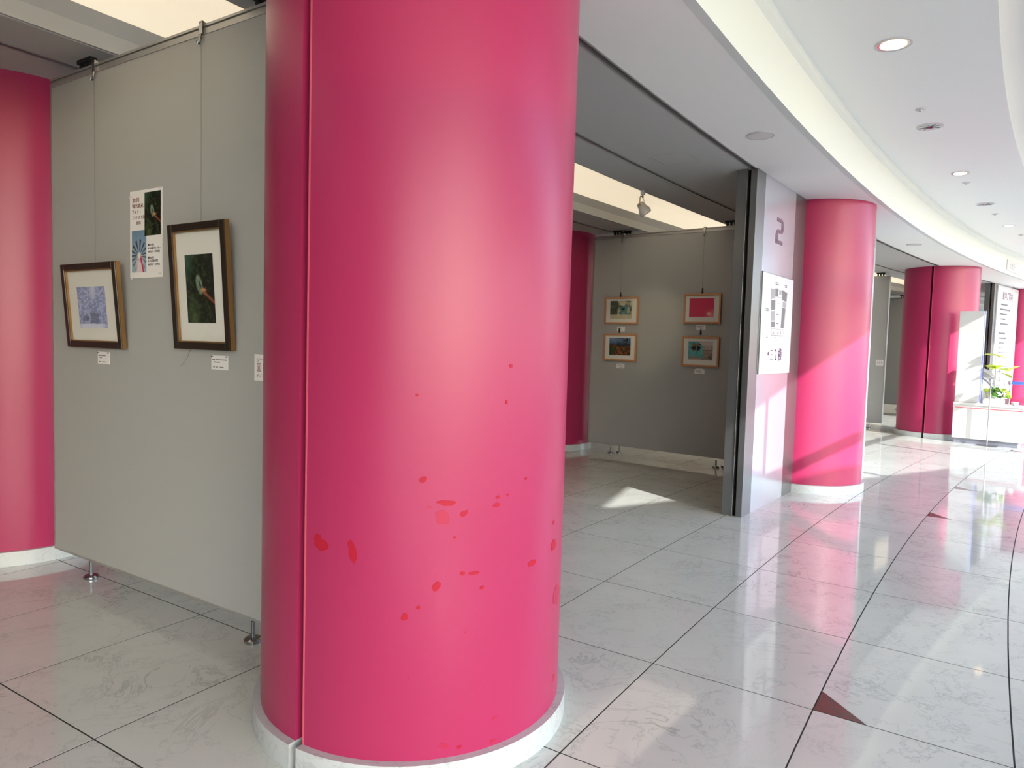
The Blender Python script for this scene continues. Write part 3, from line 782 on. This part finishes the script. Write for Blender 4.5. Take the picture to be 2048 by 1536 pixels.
for R0, R1, z0, z1, l in ((63.09, 62.97, 1.70, 1.768, 'below the blue tram photo'), (61.935, 61.81, 1.735, 1.80, 'below the plain pink photo'),
                          (63.08, 62.955, 1.195, 1.262, 'below the red foliage photo'), (61.935, 61.80, 1.177, 1.243, 'below the teal railcar photo')):
    card(38.8, R0, R1, z0, z1, 'white caption card ' + l, [(.042, [(.02, .1)]), (.028, [(.02, .08)]), (.012, [(.05, .1)])], 'caption cards in the bay', seed=int(z0 * 100))

# poster
po = thing('exhibition_poster', 'photo contest poster with a black photo and a flower photo, between the dark frames', 'poster', on_panel(32.6, 62.568, 1.795, .037), ANG(32.6))
PW, PH = .305, .468
MB().box(0, PW, -.0015, 0.0015, 0, PH).build('paper', M['paper'], po)
printed('forest_photo', .142, .295, .222, .452, -.0022, forest_train, po)
printed('flower_photo', .018, .158, .030, .255, -.0020, flowerpost, po, 44, 70)
for s, x, z, sz in (('第2回', .022, .408, .028), ('「観光鉄道」', .008, .378, .024), ('フォト', .018, .347, .025), ('コンテスト展', .014, .317, .022), ('2022', .062, .288, .022)):
    text(s, sz, x, z, -.0022, M['inkr'], po, ext=.0004)
for s, x, z, sz in (('■第1会場', .172, .168, .013), ('ひろば前ギャラリー', .172, .150, .0135), ('(4月2日〜4月30日)', .176, .132, .0135), ('■第2会場', .172, .100, .013), ('ひろば前本館', .172, .082, .016), ('(4月23日〜5月8日)', .176, .064, .0135)):
    text(s, sz, x, z, -.0022, M['ink'], po, ext=.0004)
for x, z in ((-.008, PH - .03), (PW - .03, PH - .004), (PW - .03, .018), (.01, -.004)):
    MB().box(x, x + .022, -.004, -.001, z - .004, z + .006).build('tape', M['white'], po)
# social-distance notices
def notice(t, R0, R1, z0, z1, label):
    th = thing('distance_notice', label, 'sign', on_panel(t, R0, z0, .037), ANG(t)); Wd = R0 - R1; H = z1 - z0
    MB().box(0, Wd, -.0015, .0015, 0, H).build('card', M['paper'], th, bevel=.001)
    text('ソーシャル', H * .20, Wd * .12, H * .72, -.0024, M['inkr'], th, sx=.9, ext=.0004); text('ディスタンス', H * .17, Wd * .12, H * .14, -.0024, M['inkr'], th, sx=.9, ext=.0004)
    mb = MB()
    for k in (.14, .42, .70):
        x = Wd * k; mb.box(x, x + .028, -.0028, -.0014, H * .36, H * .385).box(x, x + .028, -.0028, -.0014, H * .64, H * .665).box(x, x + .002, -.0028, -.0014, H * .36, H * .66).box(x + .026, x + .028, -.0028, -.0014, H * .36, H * .66)
        mb.box(x + .010, x + .018, -.003, -.0014, H * .40, H * .56).box(x + .011, x + .017, -.003, -.0014, H * .575, H * .62)
    mb.build('pictogram', M['inkr'], th)
notice(32.6, 61.505, 61.355, 1.288, 1.413, 'white social distance notice at the right end of the near grey panel')
notice(45.2, 61.625, 61.49, 1.262, 1.372, 'tiny white notice on the distant grey panel')
# thin scratch on the near panel
th = thing('fabric_scratch', 'thin curved dark scratch on the near panel below the tall picture', 'mark', on_panel(32.6, 62.1, 1.33, .035), ANG(32.6))
MB().tube([(0, -.001, 0), (.03, -.001, .02), (.06, -.001, .05), (.085, -.001, .09)], .0012, 5).build('line', M['inkg'], th)

# ================================================================== LIGHT FITTINGS
def downlight(R, t, z, label, kind='warm', r=.10):
    th = thing('downlight', label, 'ceiling light', pol(R, t, z), 0)
    mb = MB(); mb.lathe([(r * 1.12, -.006), (r * 1.12, -.0005), (r, -.0005), (r * .97, -.004)], n=36, cap=False); mb.lathe([(r * 1.12, -.006), (r * .97, -.006)], n=36, cap=False); mb.build('trim_ring', M['white'], th, smooth=True)
    mb = MB(); mb.lathe([(r * .97, -.0055), (r * .93, -.0025)], n=36, cap=False)
    # shallow reflector dish set just below the ceiling plane
    mb.lathe([(r * .96, -.005), (r * .55, -.0018), (r * .3, -.0015)], n=36)
    mb.build('reflector', M['reflect'] if kind == 'warm' else M['dish'], th, smooth=True)
    if kind == 'warm':
        mb = MB(); mb.lathe([(r * .80, -.0075), (r * .75, -.006)], n=24); mb.build('lamp', M['lamp_w'], th, smooth=True)
    elif kind == 'silver':
        mb = MB()
        for k in range(8):
            a = k * pi / 4; mb.tube([(0, 0, -.008), (r * .9 * cos(a), r * .9 * sin(a), -.008)], .004, 5)
        mb.lathe([(r * .3, -.012), (r * .3, -.006)], n=16); mb.build('louvre', M['chrome'], th)
    return th
downlight(59.27, 35.61, 3.52, 'bright warm round downlight, nearest in the high ceiling', 'warm', .10)
downlight(59.28, 37.58, 3.52, 'silvery unlit downlight, second along the high ceiling', 'silver', .095)
downlight(59.27, 39.53, 3.52, 'small warm downlight, third along the high ceiling', 'warm', .08)
downlight(59.28, 41.49, 3.52, 'silvery downlight, fourth along the high ceiling', 'silver', .095)
downlight(59.28, 43.44, 3.52, 'faint warm downlight, farthest visible in the high ceiling', 'warm', .07)
downlight(60.13, 35.69, 3.08, 'round white unlit fitting in the low ceiling left of the steel wall', 'off', .09)
downlight(60.15, 41.74, 3.08, 'faint round white fitting in the low ceiling beyond the sunlit column', 'off', .09)
for t, l in ((37.05, 'small round detector between the first and second downlights'), (40.05, 'small round detector just past the third downlight'), (42.3, 'small round detector past the fourth downlight'), (44.5, 'farthest small round detector in the high ceiling')):
    th = thing('ceiling_detector', l, 'detector', pol(59.28, t, 3.52), 0)
    mb = MB(); mb.lathe([(.042, -.001), (.040, -.008), (.028, -.012)], n=20); mb.build('rose', M['white'], th, smooth=True)
    mb = MB(); mb.lathe([(.014, -.010), (.012, -.018), (.004, -.022)], n=12); mb.build('sensor', M['rail'], th, smooth=True)

# track spotlight
sp = thing('track_spotlight', 'small grey spotlight hanging in front of the glowing cove', 'spotlight', pol(61.69, 36.88, ZC), SURF(36.88))
MB().box(-.02, .02, -.018, .018, -.045, 0).build('adapter', M['white'], sp, bevel=.004)
mb = MB(); mb.tube([(0, 0, -.04), (0, 0, -.075)], .010, 10); mb.build('neck', M['spotgrey'], sp)
mb = MB(); mb.tube([(0, 0, -.062), (-.050, 0, -.066), (-.058, 0, -.075), (-.058, 0, -.15)], .0045, 6); mb.lathe([(.013, -.008), (.013, .008)], (-.058, 0, -.158), n=12); mb.build('bracket', M['gold'], sp)
mb = MB(); mb.tube([(0, 0, -.07), (.020, 0, -.085), (.034, 0, -.10), (.030, 0, -.12), (.012, 0, -.13)], .0035, 6); mb.build('cable', M['spotgrey'], sp)
mb = MB(); mb.lathe([(.018, .065), (.036, .055), (.042, .02), (.044, .005), (.056, -.012), (.062, -.04), (.058, -.066), (.045, -.072)], n=28)
Rm = Matrix.Translation((.012, 0, -.175)) @ Matrix.Rotation(rad(-24), 4, 'Y') @ Matrix.Rotation(rad(-25), 4, 'X'); mb.v = [Rm @ v for v in mb.v]
mb.build('lamp_head', M['spotgrey'], sp, smooth=True)
sl = bpy.data.lights.new('spot_beam', 'SPOT'); sl.energy = 26; sl.color = (1.0, .82, .5); sl.spot_size = rad(30); sl.spot_blend = .9; sl.shadow_soft_size = .03
so = bpy.data.objects.new('spot_beam', sl); COL.objects.link(so); src = pol(61.70, 36.96, ZC - .26); so.location = src
so.rotation_euler = (pol(62.6, 38.78, 1.75) - src).to_track_quat('-Z', 'Y').to_euler()

# ================================================================== COUNTER GROUP
K = thing('information_counter', 'white counter with red line and tall white upright before the slotted column', 'counter', pol(60.06, 44.35), ANG(44.35))
MB().box(0.03, .95, .02, .27, 0, .085).build('toe_kick', M['plinthg'], K)
MB().box(0, 1.0, 0, .28, .085, .66).build('cabinet', M['white'], K, bevel=.003)
MB().box(-.003, 1.05, -.012, .29, .66, .70).build('worktop', M['white'], K, bevel=.003)
MB().box(.03, .985, -.003, 0, .607, .617).build('red_line', M['redl'], K)
MB().box(.0, .355, .06, .12, .70, 2.27).build('upright', M['white'], K, bevel=.003)
MB().box(.356, .375, .065, .115, .70, 2.27).build('upright_edge', M['bluel'], K)
MB().box(.0, .006, .052, .06, .70, 1.36).box(.006, .34, .052, .06, .70, .706).build('acrylic_lip', M['rail'], K)
BL = lambda x, z: thing  # noqa
g = thing('car_board', 'low printed board with a pale silver swoosh beside the plant', 'board', K.matrix_world @ Vector((.385, .10, .70)), ANG(44.35))
MB().wallprism([(0, 0), (.19, 0), (.19, .36), (.17, .48), (.10, .56), (0, .60)], 0, .012).build('board', M['white'], g)
def swoosh(pts, wd, m):
    mb = MB()
    for (a, c), (e, f2) in zip(pts[:-1], pts[1:]): mb.wallprism([(a, c), (a, c - wd), (e, f2 - wd), (e, f2)], -.0015, 0)
    mb.build('printed_stripe', m, g)
swoosh([(0, .55), (.06, .52), (.12, .47), (.17, .39)], .09, M['inkl']); swoosh([(0, .44), (.06, .40), (.12, .33), (.18, .24)], .03, M['inkg'])
swoosh([(.02, .28), (.06, .20), (.10, .10), (.12, .03)], .05, M['inkl'])
pt = thing('potted_plant', 'plant with big yellow-green round leaves in a white trough on the counter', 'plant', K.matrix_world @ Vector((.56, .10, .70)), ANG(44.35))
MB().box(-.15, .15, -.04, .07, 0, .09).build('planter', M['white'], pt, bevel=.006)
def leaf(px, py, pz, s, tilt, rot, m):
    mb = MB(); n = 14; vs = []; k = 0
    for dz in (0, -.003):
        for i in range(n):
            a = 2 * pi * i / n; rr = s * 1.2 * (1 + .18 * cos(5 * a)); vs.append((rr * cos(a), rr * sin(a), dz - .12 * rr * cos(2 * a)))
        vs.append((0, 0, dz - .01))
    N = n + 1; fs = [(i, (i + 1) % n, n) for i in range(n)] + [(N + (i + 1) % n, N + i, N + n) for i in range(n)] + [(N + i, N + (i + 1) % n, (i + 1) % n, i) for i in range(n)]
    X = Matrix.Translation((px, py, pz)) @ Matrix.Rotation(rot, 4, 'Z') @ Matrix.Rotation(tilt, 4, 'Y'); mb.add([X @ Vector(v) for v in vs], fs)
    mb.build('leaf', m, pt)
for px, py, pz, s, ti, ro_, m in [(-.02, .0, .83, .125, .15, 0, 'leafy'), (-.02, .03, .64, .10, .3, 2, 'leafy'), (.06, .0, .60, .115, .1, 1, 'leafy'), (.235, -.02, .61, .085, .55, 3, 'leafy'), (.16, .03, .50, .08, .5, .5, 'leafy')]:
    leaf(px, py, pz, s, ti, ro_, M[m])
    MB().tube([(px * .4, .01, .08), (px * .7 + .02, .0, pz * .55), (px, py, pz)], .004, 6).build('stem', M['stem'], pt)
rn = random.Random(3)
for k in range(46):
    x = rn.uniform(-.11, .21); z = .12 + rn.uniform(0, .17) * (1 - abs(x) * 1.5); leaf(x, rn.uniform(-.04, .06), z, rn.uniform(.022, .042), rn.uniform(-.9, .9), rn.uniform(0, 6), M[rn.choice(['leaf', 'leafy', 'leaf'])])
cp = thing('white_cup', 'small white round dish at the right end of the counter', 'dish', K.matrix_world @ Vector((.86, .12, .70)), 0)
mb = MB(); mb.lathe([(.03, 0), (.05, .02), (.055, .055), (.05, .055), (.045, .02)], n=24); mb.build('dish', M['white'], cp, smooth=True)
def stanchion(loc, label, h=1.12, belt=None):
    s = thing('stanchion', label, 'stanchion', loc, ANG(44.35))
    MB().box(-.15, .15, -.10, .10, 0, .008).build('base_plate', M['steel_d'], s, bevel=.002)
    mb = MB(); mb.lathe([(.010, .008), (.010, h - .05)], n=14); mb.build('pole', M['rail'], s, smooth=True)
    mb = MB(); mb.lathe([(.018, h - .06), (.024, h - .05), (.024, h), (.016, h + .008)], n=20); mb.build('belt_head', M['steel_l'], s, smooth=True)
    if belt: MB().box(0.0, belt, -.002, .002, h - .05, h).build('belt', M['blue'], s)
    return s
stanchion(pol(59.52, 44.27), 'thin steel barrier post on a flat plate in front of the counter')
stanchion(pol(59.33, 44.72), 'barrier post with a blue belt behind the counter', 1.09, .9)

# far notice board on pocket 4
nb = thing('notice_board', 'tall white notice board with lines of text at the far right', 'sign', pol(60.422, 49.03, .55), SURF(49.03))
MB().box(-.76, .76, -.02, 0.002, 0, 2.49).build('board', M['mapface'], nb)
MB().box(-.70, -.62, -.0215, -.019, .6, 2.12).build('blue_band', M['inkc'], nb)
text('館内ご案内', .20, -.42, 2.22, -.022, M['inkp'], nb, sx=.75)
rows = []
rr = random.Random(9)
for i in range(19):
    z = 2.08 - i * .105
    if i in (5, 12, 15): continue
    a = rr.uniform(.0, .1); rows.append((z, [(a, a + rr.uniform(.3, .8))]))
dashes(nb, -.55, rows, M['inkg'], h=.04, y=-.0225, seed=8)
fs_ = thing('fascia_sign', 'small white sign on the curved ceiling fascia at the right', 'sign', pol(59.805, 46.75, 3.14), SURF(46.75))
MB().box(-.50, .55, -.012, 0.004, 0, .20).build('plate', M['white'], fs_)
text('ロビー', .13, -.30, .05, -.0135, M['inkl'], fs_, sx=1.3)

# objects' bookkeeping
for o in bpy.data.objects:
    if '_mw' in o: del o['_mw']
